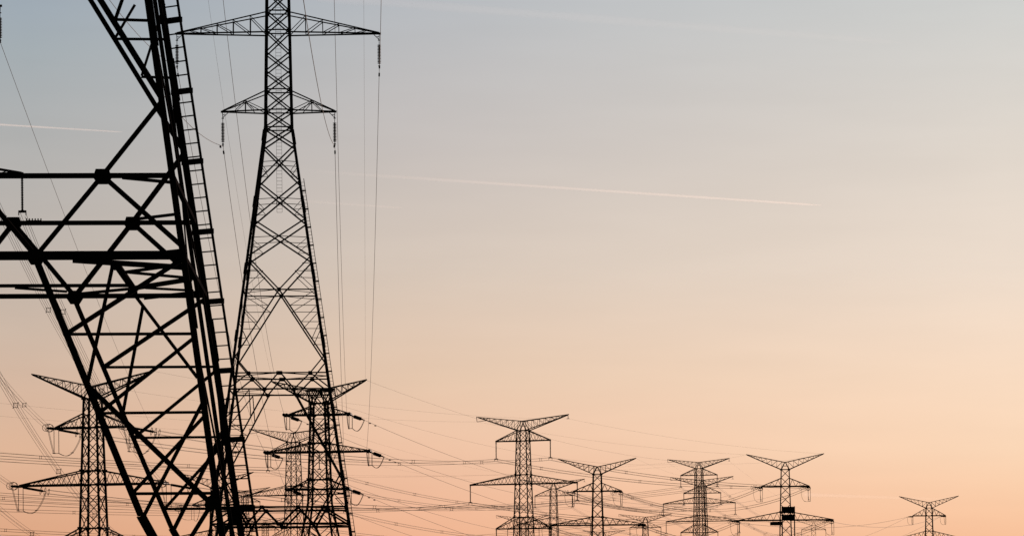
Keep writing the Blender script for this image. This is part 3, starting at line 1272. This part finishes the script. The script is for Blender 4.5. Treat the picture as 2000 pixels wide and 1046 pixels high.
virtual('faint', -150, -300, 4)
virtual('leg', -120, -260, 6)
virtual('gap', -190, -200, 0)
NICK.update({'vfaint': 'off-left line', 'vleg': 'off-left line', 'vgap': 'off-left line'})
SPANS = [  # from, to, sag, radius, spacing, phase
    ('edge', 'ringed', 3.5, .024, 42, .62), ('ringed', 'lone', 2.6, .025, 58, .55), ('lone', 'platform', 1.6, .027, 44, .6), ('mid', 'pair_rear', 3.5, .027, 70, .4),
    ('vfaint', 'faint', 3.0, .025, 60, .4), ('faint', 'slim', 3.5, .025, 64, .7), ('slim', 'low', 3, .027, 70, .6),
    ('vleg', 'leg', 2.5, .024, 60, .5), ('leg', 'pair_front', 3.5, .025, 66, .3), ('pair_front', 'tiny', 5, .027, 80, .5),
]
for a, b, sag, r, ev, ph in SPANS:
    for arm in ARMS:
        for sd in (-1, 1):
            if (a, arm, sd, 1) not in ATT or (b, arm, sd, 0) not in ATT:
                continue
            sz = 1.0
            bundle(ATT[(a, arm, sd, 1)], ATT[(b, arm, sd, 0)], sag, r,
                   'wire bundle, %s %s arm, from the %s to the %s' % (SIDE[sd], arm, NICK[a], NICK[b]),
                   'wire bundles from %s to %s' % (NICK[a], NICK[b]), every=ev, phase=ph + .17 * sd + .1 * ARMS.index(arm))
    if a != 'edge':
        for sd in (-1, 1):
            wire(W(a, 'earth', sd), W(b, 'earth', sd), sag * .8, .012, 'faint earth wire between %s head tips of %s and %s' % (SIDE[sd], NICK[a], NICK[b]),
                 'earth wires')
# slack bundles sweeping from the platform pylon to the jumper-looped pylon
for arm in ('upper', 'middle'):
    for sd in (-1, 1):
        bundle(ATT[('mid', arm, sd, 1)], ATT[('platform', arm, sd, 1)], 5.5, .028,
               'slack wire bundle between jumper-looped and platform pylons, %s %s arms' % (SIDE[sd], arm), 'slack bundles', every=48, phase=.6)


# ------------------------------------------------------------------ a second narrow-waisted pylon past the left edge: only its string shows
zfr = Vector((-48.25, 261, -0.5))
t0 = copy_tree(t2)
t0.location = zfr
tag(t0, 'narrow-waisted pylon outside the left edge, only its insulator tip in the picture', 'pylon')
p0 = Matrix.Rotation(FR2.rz, 3, 'Z') @ tips2[('middle', 1)] + zfr
place(proto_shed, 'shed', p0, FR2.rz, 1, 'ribbed insulator string cut by the left edge near the top', 'ribbed strings of the narrow-waisted pylons')
wire(p0 + Vector((0, 0, -SUSP_LEN)), W('leg', 'earth', -1), 4, .02, 'single wire slanting from the top left corner down behind the huge pylon', 'slanting wires')


# ------------------------------------------------------------------ contrails
def contrail(x0, y0, x1, y1, D, w0, w1, a0, a1, label):
    p, q = at(x0, y0, D), at(x1, y1, D)
    m = MB()
    n = 30
    pts, rad = [], []
    for i in range(n + 1):
        t = i / n
        pts.append(p.lerp(q, t))
        rad.append((w0 + (w1 - w0) * t) * D / F / 2 * (.85 + .3 * random.random()) * (1 if t < .97 else (1 - t) / .03 + .15))
    m.tube(pts, rad, 10)
    mt = bpy.data.materials.new('ice_vapour')
    mt.use_nodes = True
    t = mt.node_tree
    t.nodes.clear()
    o = t.nodes.new('ShaderNodeOutputMaterial')
    mixs = t.nodes.new('ShaderNodeMixShader')
    tr = t.nodes.new('ShaderNodeBsdfTransparent')
    tl = t.nodes.new('ShaderNodeBsdfTranslucent')
    tl.inputs[0].default_value = (.95, .93, .92, 1)
    gc = t.nodes.new('ShaderNodeTexCoord')
    sx = t.nodes.new('ShaderNodeSeparateXYZ')
    t.links.new(gc.outputs['Generated'], sx.inputs[0])
    mr = t.nodes.new('ShaderNodeMapRange')
    mr.inputs[3].default_value, mr.inputs[4].default_value = a0, a1
    t.links.new(sx.outputs[0], mr.inputs[0])
    lw = t.nodes.new('ShaderNodeLayerWeight')
    lw.inputs[0].default_value = .5
    soft = math_node(t, 'SUBTRACT', 1.0, lw.outputs['Facing'], clamp=True)
    t.links.new(math_node(t, 'MULTIPLY', mr.outputs[0], soft), mixs.inputs[0])
    t.links.new(tr.outputs[0], mixs.inputs[1])
    t.links.new(tl.outputs[0], mixs.inputs[2])
    t.links.new(mixs.outputs[0], o.inputs[0])
    tag(m.build('contrail', mt), label, 'contrail', 'contrails')


contrail(-120, 236, 240, 258, 9000, 5.5, 3, .15, .09, 'short bright pink contrail at the left edge')
contrail(590, 333, 1606, 401, 9500, 8, 5, .0, .145, 'long thin pink contrail crossing the middle of the sky')
contrail(620, -6, 1760, 84, 9800, 22, 14, .02, .008, 'faint wide contrail high at the top of the sky')
contrail(560, 390, 785, 406, 9700, 9, 4, .008, .03, 'faint short contrail just right of the narrow-waisted pylon')
contrail(1570, 965, 1860, 974, 12000, 9, 5, .05, .015, 'faint contrail low between the two rightmost pylons')
